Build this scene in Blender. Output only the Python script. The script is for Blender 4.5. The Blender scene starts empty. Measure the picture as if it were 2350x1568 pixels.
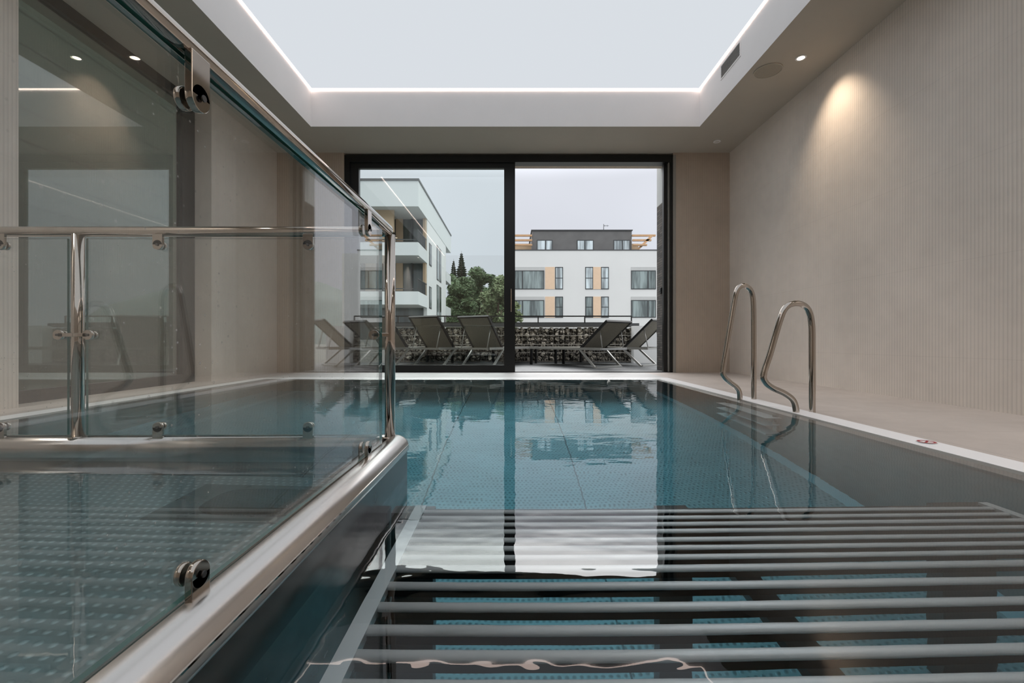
import bpy, bmesh, math, random
from mathutils import Vector, Matrix
random.seed(7)
S = bpy.context.scene
COL = S.collection
PI = math.pi

# ------------------------------------------------------------------ camera
CAMZ = 0.42
cam = bpy.data.cameras.new('camera')
cam.sensor_width = 36.0
cam.lens = 16.0
cam.shift_y = -2.0 / 2350.0
cam.clip_start = 0.02
cam.clip_end = 2000
camo = bpy.data.objects.new('camera', cam)
camo.location = (0, 0, CAMZ)
camo.rotation_euler = (PI / 2, 0, 0)
COL.objects.link(camo)
S.camera = camo
F = 2350 * 16.0 / 36.0
def PX(x, y, Y):
    "point at depth Y seen at photo pixel x, y"
    return ((x - 1175) / F * Y, Y, CAMZ + (782 - y) / F * Y)

# ------------------------------------------------------------------ render look
S.view_settings.view_transform = 'Standard'
S.view_settings.look = 'None'
S.view_settings.gamma = 1.0
S.view_settings.exposure = 0.0
S.cycles.max_bounces = 12
S.cycles.diffuse_bounces = 5
S.cycles.glossy_bounces = 7
S.cycles.transmission_bounces = 10
S.cycles.transparent_max_bounces = 24
S.cycles.caustics_reflective = True
S.cycles.caustics_refractive = True
S.cycles.blur_glossy = 0.3
S.cycles.sample_clamp_indirect = 6.0

# ------------------------------------------------------------------ sky (overcast, brighter overhead)
W = bpy.data.worlds.new('overcast_sky')
S.world = W
W.use_nodes = True
nt = W.node_tree
nt.nodes.clear()
tc = nt.nodes.new('ShaderNodeTexCoord')
sx = nt.nodes.new('ShaderNodeSeparateXYZ')
nt.links.new(tc.outputs['Generated'], sx.inputs[0])
rp = nt.nodes.new('ShaderNodeValToRGB')
rp.color_ramp.interpolation = 'EASE'
e = rp.color_ramp.elements
e[0].position = 0.0; e[0].color = (.225, .235, .258, 1)
e[1].position = 0.355; e[1].color = (.238, .246, .268, 1)
e2 = e.new(0.46); e2.color = (1, 1, 1.0, 1)
nt.links.new(sx.outputs['Z'], rp.inputs[0])
ns = nt.nodes.new('ShaderNodeTexNoise')
ns.inputs['Scale'].default_value = 2.2
ns.inputs['Detail'].default_value = 3
nt.links.new(tc.outputs['Generated'], ns.inputs['Vector'])
mr = nt.nodes.new('ShaderNodeMapRange')
mr.inputs['From Min'].default_value = .3; mr.inputs['From Max'].default_value = .7
mr.inputs['To Min'].default_value = .94; mr.inputs['To Max'].default_value = 1.05
nt.links.new(ns.outputs['Fac'], mr.inputs['Value'])
def wmr(v, a, b, c, d):
    k = nt.nodes.new('ShaderNodeMapRange'); k.interpolation_type = 'SMOOTHSTEP'
    nt.links.new(v, k.inputs[0])
    for i, q in enumerate((a, b, c, d)): k.inputs[i + 1].default_value = q
    return k.outputs[0]
def wm(op, a, b):
    k = nt.nodes.new('ShaderNodeMath'); k.operation = op; nt.links.new(a, k.inputs[0])
    if hasattr(b, 'links'): nt.links.new(b, k.inputs[1])
    else: k.inputs[1].default_value = b
    return k.outputs[0]
# extra glow added high over the houses to brighten pool reflections and room light
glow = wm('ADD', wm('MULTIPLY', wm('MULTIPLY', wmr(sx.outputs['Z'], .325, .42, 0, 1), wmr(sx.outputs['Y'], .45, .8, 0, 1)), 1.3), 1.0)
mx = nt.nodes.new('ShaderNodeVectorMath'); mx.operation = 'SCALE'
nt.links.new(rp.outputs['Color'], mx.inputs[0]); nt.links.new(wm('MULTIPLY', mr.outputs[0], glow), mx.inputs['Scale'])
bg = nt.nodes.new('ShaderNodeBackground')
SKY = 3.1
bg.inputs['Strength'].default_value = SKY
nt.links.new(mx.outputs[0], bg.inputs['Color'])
wo = nt.nodes.new('ShaderNodeOutputWorld')
nt.links.new(bg.outputs[0], wo.inputs[0])
CEIL_EMIT = 0.755      # back-lit ceiling panel
LED_EMIT = 6.5        # warm cove line
SPOT_W = 42.0         # each downlight

# ------------------------------------------------------------------ materials
def rgb(r, g, b):
    f = lambda c: (c / 255 / 12.92) if c / 255 <= .04045 else ((c / 255 + .055) / 1.055) ** 2.4
    return (f(r), f(g), f(b), 1)
class N:
    def __init__(s, name):
        s.m = bpy.data.materials.new(name); s.m.use_nodes = True
        s.t = s.m.node_tree; s.t.nodes.clear()
        s.out = s.n('ShaderNodeOutputMaterial')
    def n(s, typ, **kw):
        k = s.t.nodes.new(typ)
        for a, b in kw.items(): setattr(k, a, b)
        return k
    def l(s, a, b): s.t.links.new(a, b)
    def val(s, sock, v):
        if hasattr(v, 'links'): s.l(v, sock)
        else: sock.default_value = v
    def math(s, op, a, b=None, c=None):
        k = s.n('ShaderNodeMath', operation=op)
        s.val(k.inputs[0], a)
        if b is not None: s.val(k.inputs[1], b)
        if c is not None: s.val(k.inputs[2], c)
        return k.outputs[0]
    def mix(s, f, a, b):
        k = s.n('ShaderNodeMix', data_type='RGBA')
        s.val(k.inputs[0], f); s.val(k.inputs[6], a); s.val(k.inputs[7], b)
        return k.outputs[2]
    def noise(s, scale, detail=2, vec=None, rough=.5):
        k = s.n('ShaderNodeTexNoise')
        k.inputs['Scale'].default_value = scale; k.inputs['Detail'].default_value = detail
        k.inputs['Roughness'].default_value = rough
        if vec is not None: s.l(vec, k.inputs['Vector'])
        return k.outputs['Fac']
    def obj(s): return s.n('ShaderNodeTexCoord').outputs['Object']
    def xyz(s, v):
        k = s.n('ShaderNodeSeparateXYZ'); s.l(v, k.inputs[0]); return k.outputs
    def rng(s, v, a, b, c, d):
        k = s.n('ShaderNodeMapRange')
        s.l(v, k.inputs[0])
        for i, q in enumerate((a, b, c, d)): k.inputs[i + 1].default_value = q
        return k.outputs[0]
    def bump(s, h, st, dist):
        k = s.n('ShaderNodeBump'); s.l(h, k.inputs['Height'])
        k.inputs['Strength'].default_value = st; k.inputs['Distance'].default_value = dist
        return k.outputs[0]
    def bsdf(s, col, rough=.5, metal=0., nrm=None, spec=.5):
        k = s.n('ShaderNodeBsdfPrincipled')
        s.val(k.inputs['Base Color'], col); s.val(k.inputs['Roughness'], rough)
        s.val(k.inputs['Metallic'], metal); k.inputs['Specular IOR Level'].default_value = spec
        if nrm is not None: s.l(nrm, k.inputs['Normal'])
        return k.outputs[0]
    def fin(s, sh): s.l(sh, s.out.inputs['Surface']); return s.m

def plain(name, col, rough=.5, metal=0., var=.06, scale=3., spec=.5):
    m = N(name)
    f = m.rng(m.noise(scale, 4, m.obj()), .3, .7, 1 - var, 1 + var)
    k = m.n('ShaderNodeVectorMath', operation='SCALE')
    k.inputs[0].default_value = col[:3]; m.l(f, k.inputs['Scale'])
    return m.fin(m.bsdf(k.outputs[0], rough, metal, spec=spec))

def ribbed(name, col, axis, pitch=.0235):
    m = N(name); o = m.obj(); x = m.xyz(o)
    w = m.math('SINE', m.math('MULTIPLY', x[axis], 2 * PI / pitch))
    h = m.rng(w, -1, 1, 0, 1)
    big = m.rng(m.noise(1.1, 4, o), .35, .65, .93, 1.06)
    fine = m.rng(m.noise(9, 5, o), .3, .7, .97, 1.03)
    # panel joints, 0.6 m high boards
    jz = m.math('LESS_THAN', m.math('ABSOLUTE', m.math('SUBTRACT', m.math('FRACT', m.math('DIVIDE', x[2], .62)), .5)), .0035)
    tone = m.math('MULTIPLY', m.math('MULTIPLY', big, fine), m.rng(jz, 0, 1, 1, .93))
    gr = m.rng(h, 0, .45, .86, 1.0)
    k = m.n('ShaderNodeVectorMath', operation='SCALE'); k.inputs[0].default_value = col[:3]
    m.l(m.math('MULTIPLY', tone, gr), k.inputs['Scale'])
    return m.fin(m.bsdf(k.outputs[0], .62, 0, m.bump(h, .4, .003), spec=.3))

def tiles(name, col, sx_, sy_, joint=.002, rough=.45):
    m = N(name); o = m.obj(); x = m.xyz(o)
    def j(c, s): return m.math('LESS_THAN', m.math('ABSOLUTE', m.math('SUBTRACT', m.math('FRACT', m.math('DIVIDE', c, s)), .5)), joint / s)
    jj = m.math('MAXIMUM', j(x[0], sx_), j(x[1], sy_))
    big = m.rng(m.noise(1.6, 6, o, .6), .3, .7, .9, 1.08)
    k = m.n('ShaderNodeVectorMath', operation='SCALE'); k.inputs[0].default_value = col[:3]
    m.l(m.math('MULTIPLY', big, m.rng(jj, 0, 1, 1, .72)), k.inputs['Scale'])
    return m.fin(m.bsdf(k.outputs[0], m.rng(m.noise(5, 3, o), .3, .7, rough - .1, rough + .1), 0, spec=.5))

def steel(name, col=(.56, .54, .51, 1), rough=.2, aniso_axis=None, bumpst=.0):
    m = N(name); o = m.obj()
    r = m.rng(m.noise(14, 3, o), .3, .7, rough * .8, rough * 1.25)
    return m.fin(m.bsdf(col, r, 1.0))

def dotted(name, col, pitch, rad, rough, metal, st, ang=0., dist=.002, lo=.92, hi=1.12):
    "steel sheet with a staggered grid of pressed dimples"
    m = N(name)
    mp = m.n('ShaderNodeMapping'); m.l(m.obj(), mp.inputs[0])
    mp.inputs['Rotation'].default_value = (0, 0, ang)
    x = m.xyz(mp.outputs[0])
    u = m.math('DIVIDE', x[0], pitch); v = m.math('DIVIDE', x[1], pitch)
    row = m.math('FLOOR', v)
    sh = m.math('MULTIPLY', m.math('MODULO', m.math('ABSOLUTE', row), 2.0), .5)
    fu = m.math('SUBTRACT', m.math('FRACT', m.math('ADD', u, sh)), .5)
    fv = m.math('SUBTRACT', m.math('FRACT', v), .5)
    d = m.math('SQRT', m.math('ADD', m.math('MULTIPLY', fu, fu), m.math('MULTIPLY', fv, fv)))
    h = m.rng(d, rad, rad * .3, 0, 1)
    tone = m.rng(m.noise(4, 3, m.obj()), .3, .7, .92, 1.06)
    k = m.n('ShaderNodeVectorMath', operation='SCALE'); k.inputs[0].default_value = col[:3]
    m.l(m.math('MULTIPLY', tone, m.rng(h, 0, 1, lo, hi)), k.inputs['Scale'])
    return m.fin(m.bsdf(k.outputs[0], rough, metal, m.bump(h, st, dist)))

def thin_glass(name, tint, ior=1.5, dust=0.):
    "clear pane: each face mirrors by Fresnel and lets the rest through"
    m = N(name)
    g = m.n('ShaderNodeNewGeometry')
    fr = m.n('ShaderNodeFresnel')
    m.l(m.rng(g.outputs['Backfacing'], 0, 1, ior, 1 / ior), fr.inputs['IOR'])
    tr = m.n('ShaderNodeBsdfTransparent'); tr.inputs[0].default_value = tint
    gl = m.n('ShaderNodeBsdfGlossy'); gl.inputs['Roughness'].default_value = 0.0
    gl.inputs[0].default_value = (1, 1, 1, 1)
    mxs = m.n('ShaderNodeMixShader')
    m.l(fr.outputs[0], mxs.inputs[0]); m.l(tr.outputs[0], mxs.inputs[1]); m.l(gl.outputs[0], mxs.inputs[2])
    res = mxs.outputs[0]
    if dust > 0:
        o = m.obj()
        vo = m.n('ShaderNodeTexVoronoi'); vo.inputs['Scale'].default_value = 55; m.l(o, vo.inputs['Vector'])
        sp = m.math('MULTIPLY', m.rng(vo.outputs['Distance'], .13, .04, 0, .5), m.rng(m.noise(2.5, 2, o), .44, .58, 0, 1))
        film = m.rng(m.noise(5, 4, o), .35, .75, 0, dust)
        df = m.n('ShaderNodeBsdfDiffuse'); df.inputs[0].default_value = (.75, .75, .73, 1)
        m2 = m.n('ShaderNodeMixShader')
        m.l(m.math('MAXIMUM', sp, film), m2.inputs[0]); m.l(res, m2.inputs[1]); m.l(df.outputs[0], m2.inputs[2])
        res = m2.outputs[0]
    return m.fin(res)

def water(name, amp, scale, tint, dens):
    m = N(name); o = m.obj()
    mp = m.n('ShaderNodeMapping'); m.l(o, mp.inputs[0]); mp.inputs['Scale'].default_value = (1, 1.6, 1)
    h = m.math('ADD', m.noise(scale, 2, mp.outputs[0]), m.math('MULTIPLY', m.noise(scale * .35, 1, mp.outputs[0]), 1.6))
    nb = m.bump(h, 1.0, amp)
    fr = m.n('ShaderNodeFresnel'); m.l(m.rng(m.n('ShaderNodeNewGeometry').outputs['Backfacing'], 0, 1, 1.38, 1.333), fr.inputs['IOR']); m.l(nb, fr.inputs['Normal'])
    rf = m.n('ShaderNodeBsdfRefraction'); rf.inputs['IOR'].default_value = 1.333; rf.inputs['Roughness'].default_value = 0
    m.l(nb, rf.inputs['Normal'])
    gl = m.n('ShaderNodeBsdfGlossy'); gl.inputs['Roughness'].default_value = 0.0; m.l(nb, gl.inputs['Normal'])
    gl.inputs[0].default_value = (1, 1, 1, 1)
    mxs = m.n('ShaderNodeMixShader')
    m.l(fr.outputs[0], mxs.inputs[0]); m.l(rf.outputs[0], mxs.inputs[1]); m.l(gl.outputs[0], mxs.inputs[2])
    ab = m.n('ShaderNodeVolumeAbsorption'); ab.inputs['Color'].default_value = tint; ab.inputs['Density'].default_value = dens
    m.l(ab.outputs[0], m.out.inputs['Volume'])
    return m.fin(mxs.outputs[0])

def emit(name, col, st):
    m = N(name); k = m.n('ShaderNodeEmission'); k.inputs[0].default_value = col; k.inputs[1].default_value = st
    return m.fin(k.outputs[0])

M = {}
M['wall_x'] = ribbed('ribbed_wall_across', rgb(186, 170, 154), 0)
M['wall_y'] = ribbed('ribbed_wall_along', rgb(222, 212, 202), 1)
M['plaster'] = plain('white_plaster', rgb(236, 233, 232), .75, var=.015)
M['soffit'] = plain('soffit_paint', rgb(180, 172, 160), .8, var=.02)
M['deck'] = tiles('beige_floor_tile', rgb(192, 182, 175), 1.2, .6)
M['deckfar'] = tiles('pale_threshold_tile', rgb(190, 189, 187), 1.2, 1.2, .0015)
M['gutter'] = plain('white_overflow_strip', rgb(246, 245, 246), .35, var=.02)
M['lip'] = plain('satin_overflow_lip', rgb(150, 152, 150), .35, .6, var=.04)
M['basin'] = dotted('pool_floor_steel', (.46, .47, .46, 1), .022, .36, .42, .35, .5, .0, .002, 1.12, .70)
M['basinwall'] = steel('pool_wall_steel', (.34, .36, .35, 1), .38)
M['seam'] = plain('pale_weld_strip', rgb(240, 242, 240), .4, .0)
M['slat'] = plain('brushed_slat_steel', (.97, .96, .95, 1), .38, .2, var=.03)
M['slatshade'] = plain('painted_slat_shade', rgb(38, 34, 31), .5, .3)  # near-black tone carries the shade under the slats
M['band'] = plain('satin_band_steel', rgb(205, 208, 208), .45, .5, var=.03)
M['darksteel'] = steel('dark_frame_steel', (.10, .10, .10, 1), .35)
M['rim'] = plain('satin_rim_steel', (.64, .61, .585, 1), .26, 1.0, var=.02)
M['tubwall'] = steel('tub_wall_steel', (.11, .107, .10, 1), .22)
M['tubfloor'] = dotted('tub_floor_steel', (.74, .76, .75, 1), .0235, .30, .36, .25, .6, 0.03, .002, .86, 1.5)
M['tubgrille'] = dotted('tub_grille_steel', (.09, .10, .10, 1), .008, .3, .4, .7, .8)
M['tubplate'] = steel('tub_plate_steel', (.36, .37, .37, 1), .3)
M['chrome'] = steel('rail_chrome', (.52, .47, .42, 1), .07)
M['glass'] = thin_glass('balustrade_glass', (.975, .985, .98, 1), 1.72, .025)
M['edge'] = plain('green_glass_edge', rgb(52, 104, 100), .15, 0, var=.35, scale=8)
M['doorglass'] = thin_glass('door_glass', (.93, .965, .955, 1), 1.6)
M['winglass'] = thin_glass('window_glass', (.55, .60, .56, 1), 2.2)
M['black'] = plain('black_aluminium', rgb(24, 25, 25), .35, .2, var=.05)
M['grey_trim'] = plain('grey_trim_metal', rgb(150, 148, 142), .45, .3)
M['poolwater'] = water('clear_pool_water', .0007, 7, (.08, .68, .81, 1), .62)
M['tubwater'] = water('clear_tub_water', .00018, 9, (.20, .76, .80, 1), .25)
M['panel'] = emit('lit_ceiling_panel', (.92, .97, 1.03, 1), CEIL_EMIT)
M['led'] = emit('warm_led_line', (1, .80, .72, 1), LED_EMIT)
M['lamp'] = emit('warm_lamp_lens', (1, .86, .68, 1), 14)
M['lampoff'] = plain('unlit_lamp_lens', rgb(205, 200, 192), .3)
M['speaker'] = plain('speaker_mesh', rgb(158, 150, 137), .8, var=.1, scale=200)
M['ventdark'] = plain('dark_grille', rgb(70, 64, 62), .6)
M['white'] = plain('white_enamel', rgb(230, 230, 228), .4, var=.01)
M['red'] = plain('red_print', rgb(160, 40, 50), .5, var=.01)
M['terrace'] = tiles('grey_terrace_tile', rgb(82, 85, 87), .6, .6, .003, .5)
M['render'] = plain('white_render', rgb(188, 192, 193), .85, var=.02, scale=.3)
M['render2'] = plain('bright_render', rgb(196, 198, 198), .85, var=.02, scale=.4)
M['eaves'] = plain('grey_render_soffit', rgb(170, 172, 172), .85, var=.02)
M['coping'] = plain('dark_roof_coping', rgb(62, 64, 66), .6)
M['slate'] = plain('grey_penthouse_cladding', rgb(92, 92, 92), .75, var=.1, scale=1.2)
M['ochre'] = plain('ochre_wood_cladding', rgb(170, 148, 122), .8, var=.05, scale=2)
M['peach'] = plain('peach_facade_panel', rgb(200, 176, 152), .8, var=.03)
M['timber'] = plain('pergola_timber', rgb(176, 142, 108), .7, var=.1)
M['frame_dark'] = plain('anthracite_frame', rgb(48, 52, 54), .5)
M['asphalt'] = plain('grey_ground', rgb(110, 112, 108), .9, var=.15, scale=.2)
M['lfabric'] = plain('taupe_sling_fabric', rgb(124, 119, 106), .85, var=.12, scale=60)
M['lframe'] = plain('grey_lounger_metal', rgb(168, 168, 164), .4, .6)
M['ldark'] = plain('dark_lounger_metal', rgb(40, 40, 40), .45, .5)
M['wire'] = plain('galvanised_wire', rgb(150, 148, 142), .5, .6)
M['conifer'] = plain('dark_needles', rgb(44, 56, 44), .9, var=.35, scale=3)
M['leaf'] = plain('green_leaves', rgb(66, 84, 54), .85, var=.4, scale=2)
M['leaf2'] = plain('pale_leaves', rgb(104, 116, 84), .85, var=.3, scale=2)
M['bark'] = plain('brown_bark', rgb(70, 58, 48), .9)
M['hill'] = plain('hazy_wooded_hill', rgb(112, 122, 120), 1, var=.12, scale=.05)

def window_mat(name, base, seed):
    "window pane of the houses: dim room with hanging curtain folds behind reflective glass"
    m = N(name); o = m.obj(); x = m.xyz(o)
    mp = m.n('ShaderNodeMapping'); m.l(o, mp.inputs[0]); mp.inputs['Scale'].default_value = (1, 1, .12)
    mp.inputs['Location'].default_value = (seed, seed * 2, 0)
    f = m.rng(m.noise(2.4, 3, mp.outputs[0]), .38, .62, 0, 1)
    c = m.mix(f, tuple(v * .45 for v in base[:3]) + (1,), tuple(min(1, v * 1.5) for v in base[:3]) + (1,))
    return m.fin(m.bsdf(c, .12, 0, spec=.8))
M['pane_a'] = window_mat('house_window_pane', rgb(112, 124, 124), 1.3)
M['pane_b'] = window_mat('house_window_pane_pale', rgb(165, 176, 180), 5.1)
M['pane_d'] = window_mat('house_window_pane_dark', rgb(58, 68, 66), 9.7)

def brick_mat():
    m = N('dark_stone_cladding'); o = m.obj()
    mp = m.n('ShaderNodeMapping'); m.l(o, mp.inputs[0]); mp.inputs['Rotation'].default_value = (PI / 2, 0, PI / 2)
    x = m.xyz(o)
    cb = m.n('ShaderNodeCombineXYZ'); m.l(m.math('ADD', x[0], x[1]), cb.inputs[0]); m.l(x[2], cb.inputs[1])
    b = m.n('ShaderNodeTexBrick'); m.l(cb.outputs[0], b.inputs['Vector'])
    b.inputs['Scale'].default_value = 1.0
    b.inputs['Brick Width'].default_value = .16; b.inputs['Row Height'].default_value = .034
    b.inputs['Mortar Size'].default_value = .003
    b.inputs['Color1'].default_value = rgb(96, 90, 84); b.inputs['Color2'].default_value = rgb(58, 56, 54)
    b.inputs['Mortar'].default_value = rgb(24, 24, 24)
    return m.fin(m.bsdf(b.outputs['Color'], .85, 0, m.bump(b.outputs['Fac'], .6, -.006)))
M['brick'] = brick_mat()

def cladding_mat():
    m = N('grey_green_board_cladding'); o = m.obj(); x = m.xyz(o)
    j = m.math('LESS_THAN', m.math('ABSOLUTE', m.math('SUBTRACT', m.math('FRACT', m.math('DIVIDE', x[2], .34)), .5)), .03)
    t = m.rng(m.noise(1.5, 4, o), .3, .7, .9, 1.1)
    k = m.n('ShaderNodeVectorMath', operation='SCALE'); k.inputs[0].default_value = rgb(84, 88, 80)[:3]
    m.l(m.math('MULTIPLY', t, m.rng(j, 0, 1, 1, .25)), k.inputs['Scale'])
    return m.fin(m.bsdf(k.outputs[0], .7))
M['cladding'] = cladding_mat()

def stone_mat():
    m = N('gabion_stone'); o = m.obj()
    vo = m.n('ShaderNodeTexVoronoi'); vo.inputs['Scale'].default_value = 9.5; m.l(o, vo.inputs['Vector'])
    v2 = m.n('ShaderNodeTexVoronoi', feature='DISTANCE_TO_EDGE'); v2.inputs['Scale'].default_value = 9.5; m.l(o, v2.inputs['Vector'])
    hs = m.xyz(vo.outputs['Color'])
    c = m.mix(hs[0], rgb(88, 84, 75), rgb(186, 180, 168))
    gap = m.rng(v2.outputs['Distance'], .02, .12, .1, 1)
    k = m.n('ShaderNodeVectorMath', operation='SCALE'); m.l(c, k.inputs[0]); m.l(gap, k.inputs['Scale'])
    return m.fin(m.bsdf(k.outputs[0], .9, 0, m.bump(gap, 1, .03)))
M['stone'] = stone_mat()

# ------------------------------------------------------------------ mesh helpers
class MB:
    def __init__(s): s.bm = bmesh.new()
    def box(s, x0, x1, y0, y1, z0, z1, mi=0):
        vs = [s.bm.verts.new((x, y, z)) for x in (x0, x1) for y in (y0, y1) for z in (z0, z1)]
        for q in ((0, 1, 3, 2), (4, 6, 7, 5), (0, 4, 5, 1), (2, 3, 7, 6), (0, 2, 6, 4), (1, 5, 7, 3)):
            f = s.bm.faces.new([vs[i] for i in q]); f.material_index = mi
        return s
    def prism(s, pts, off, mi=0):
        "closed polygon pts (3D) pushed along off"
        off = Vector(off); n = len(pts)
        a = [s.bm.verts.new(Vector(p)) for p in pts]; b = [s.bm.verts.new(Vector(p) + off) for p in pts]
        s.bm.faces.new(a[::-1]); s.bm.faces.new(b)
        for i in range(n): s.bm.faces.new((a[i], a[(i + 1) % n], b[(i + 1) % n], b[i]))
        for f in s.bm.faces: f.material_index = max(f.material_index, 0)
        return s
    def tube(s, pts, r, seg=14, cap=True, up=None, rs=None):
        pts = [Vector(p) for p in pts]; rings = []
        prev = None
        for i, p in enumerate(pts):
            t = (pts[min(i + 1, len(pts) - 1)] - pts[max(i - 1, 0)]).normalized()
            if prev is None:
                a = Vector((0, 0, 1)) if abs(t.z) < .9 else Vector((1, 0, 0))
                u = t.cross(a).normalized()
            else:
                u = (prev - t * prev.dot(t)).normalized()
            prev = u; w = t.cross(u)
            rr = rs[i] if rs else r
            rings.append([s.bm.verts.new(p + (u * math.cos(2 * PI * k / seg) + w * math.sin(2 * PI * k / seg)) * rr) for k in range(seg)])
        for i in range(len(rings) - 1):
            for k in range(seg):
                f = s.bm.faces.new((rings[i][k], rings[i][(k + 1) % seg], rings[i + 1][(k + 1) % seg], rings[i + 1][k])); f.smooth = True
        if cap:
            s.bm.faces.new(rings[0][::-1]); s.bm.faces.new(rings[-1])
        return s
    def disc(s, c, axis, r, h, seg=24):
        c = Vector(c); ax = Vector(axis).normalized()
        s.tube([c, c + ax * h], r, seg); return s
    def ring(s, c, r0, r1, h, seg=32):
        "flat annulus around +z at c"
        c = Vector(c); L = []
        for rr, z in ((r0, 0), (r1, 0), (r1, h), (r0, h)):
            L.append([s.bm.verts.new(c + Vector((rr * math.cos(2 * PI * k / seg), rr * math.sin(2 * PI * k / seg), z))) for k in range(seg)])
        for a in range(4):
            for k in range(seg):
                s.bm.faces.new((L[a][k], L[a][(k + 1) % seg], L[(a + 1) % 4][(k + 1) % seg], L[(a + 1) % 4][k]))
        return s
    def sweep(s, prof, path, smooth=True, closed=True):
        "prof: list of (outward, up); path: list of (point, outward dir)"
        R = []
        for p, o in path:
            p = Vector(p); o = Vector(o)
            R.append([s.bm.verts.new(p + o * a + Vector((0, 0, b))) for a, b in prof])
        n = len(prof)
        for i in range(len(R) - 1):
            for k in range(n if closed else n - 1):
                f = s.bm.faces.new((R[i][k], R[i][(k + 1) % n], R[i + 1][(k + 1) % n], R[i + 1][k])); f.smooth = smooth
        s.bm.faces.new(R[0]); s.bm.faces.new(R[-1][::-1])
        return s
    def xf(s, mat):
        bmesh.ops.transform(s.bm, matrix=mat, verts=s.bm.verts); return s
    def obj(s, name, mat, parent=None, bevel=0., autosmooth=False):
        bmesh.ops.recalc_face_normals(s.bm, faces=s.bm.faces)
        me = bpy.data.meshes.new(name); s.bm.to_mesh(me); s.bm.free()
        for k in (mat if isinstance(mat, (list, tuple)) else [mat]): me.materials.append(M[k])
        o = bpy.data.objects.new(name, me); COL.objects.link(o)
        if parent is not None: o.parent = parent
        if bevel:
            b = o.modifiers.new('bevel', 'BEVEL'); b.width = bevel; b.segments = 2; b.limit_method = 'ANGLE'
        return o

def tag(o, label=None, cat=None, group=None, kind=None):
    if label: o['label'] = label
    if cat: o['category'] = cat
    if group: o['group'] = group
    if kind: o['kind'] = kind
    return o
def empty(name, loc=(0, 0, 0), label=None, cat=None, group=None, kind=None):
    o = bpy.data.objects.new(name, None); o.location = loc; COL.objects.link(o)
    o.empty_display_size = .1
    return tag(o, label, cat, group, kind)
def world(o, root):
    "child mesh was built in world coordinates: take the root's place off"
    o.matrix_parent_inverse = Matrix.Translation(-root.location); return o
def copy_tree(o, parent=None):
    c = o.copy(); COL.objects.link(c)
    if parent is not None: c.parent = parent
    for ch in list(o.children):
        copy_tree(ch, c)
    return c
def smooth_path(P, n=8):
    "Catmull-Rom through P"
    P = [Vector(p) for p in P]; out = []
    for i in range(len(P) - 1):
        p0 = P[max(i - 1, 0)]; p1 = P[i]; p2 = P[i + 1]; p3 = P[min(i + 2, len(P) - 1)]
        for k in range(n):
            t = k / n
            out.append(.5 * ((2 * p1) + (-p0 + p2) * t + (2 * p0 - 5 * p1 + 4 * p2 - p3) * t * t + (-p0 + 3 * p1 - 3 * p2 + p3) * t ** 3))
    out.append(P[-1]); return out

# ------------------------------------------------------------------ room numbers
XR, XL, XW = 2.86, -3.09, -3.26        # right wall, left wall face, left window plane
YB, YN = 5.98, -3.4                    # back wall, wall behind the camera
ZC = 2.89                              # soffit
ZT = 3.33                              # lit ceiling
RX0, RX1, RY1 = -2.32, 2.165, 5.25     # ceiling recess
PXR, PXL, PYF, PYN = 1.555, -2.62, 4.92, -2.6   # pool basin inner faces
WZ = -0.004                            # pool water level
PD = -1.07                             # pool floor
DX0, DX1 = -2.21, 2.12                 # door opening

# ------------------------------------------------------------------ room shell
def struct(name, mb, mat, bevel=0.):
    return tag(mb.obj(name, mat, bevel=bevel), kind='structure')
GW = .19        # gutter outer offset
m = MB()
m.box(PXR + GW, XR, YN, YB, -.12, 0); m.box(XL, PXL - GW, YN, YB, -.12, 0)
m.box(PXL - GW, PXR + GW, YN, PYN - GW, -.12, 0)
m.box(XW - .05, XL, 2.2, 4.68, -.12, 0)
struct('floor', m, 'deck')
m = MB(); m.box(PXL - GW, PXR + GW, PYF + GW, YB, -.12, 0)
m.box(DX0, DX1, YB, 6.3, -.12, 0)
tag(m.obj('floor_threshold', 'deckfar'), kind='structure')

struct('wall_right', MB().box(XR, XR + .2, YN, YB + .3, -.12, ZC + .02), 'wall_y')
m = MB(); m.box(XL - .2, XL, 4.68, YB + .3, -.12, ZC + .02); m.box(XL - .2, XL, YN, 2.85, -.12, ZC + .02)
struct('wall_left', m, 'wall_y')
# the jamb that faces the room at the far end of the window
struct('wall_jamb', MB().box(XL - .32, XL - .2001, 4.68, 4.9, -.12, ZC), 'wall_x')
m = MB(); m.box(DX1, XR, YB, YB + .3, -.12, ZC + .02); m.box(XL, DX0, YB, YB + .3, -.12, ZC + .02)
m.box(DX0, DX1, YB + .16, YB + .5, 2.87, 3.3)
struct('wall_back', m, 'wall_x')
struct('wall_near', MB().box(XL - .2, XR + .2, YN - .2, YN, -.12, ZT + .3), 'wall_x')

# ceiling: soffit ring, upstand, lit panel, warm line
cl = empty('ceiling', (0, 0, ZC)); tag(cl, kind='structure')
def wc(mb, name, mat, root, **k): return world(mb.obj(name, mat, root, **k), root)
m = MB()
m.box(RX1 + .001, XR + .2, YN, YB + .3, ZC, ZC + .1); m.box(XW - .3, RX0 - .001, YN, YB + .3, ZC, ZC + .1)
m.box(RX0 - .001, RX1 + .001, RY1 + .001, YB + .3, ZC, ZC + .1)
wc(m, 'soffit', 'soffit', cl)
m = MB()
m.box(RX1, RX1 + .05, YN, RY1, ZC + .0005, ZT + .06); m.box(RX0 - .05, RX0, YN, RY1, ZC + .0005, ZT + .06)
m.box(RX0 - .05, RX1 + .05, RY1, RY1 + .05, ZC + .0005, ZT + .06)
wc(m, 'upstand', 'plaster', cl)
wc(MB().box(RX0 - .04, RX1 + .04, YN, RY1 + .04, ZT, ZT + .04), 'light_panel', 'panel', cl)
m = MB()
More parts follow.
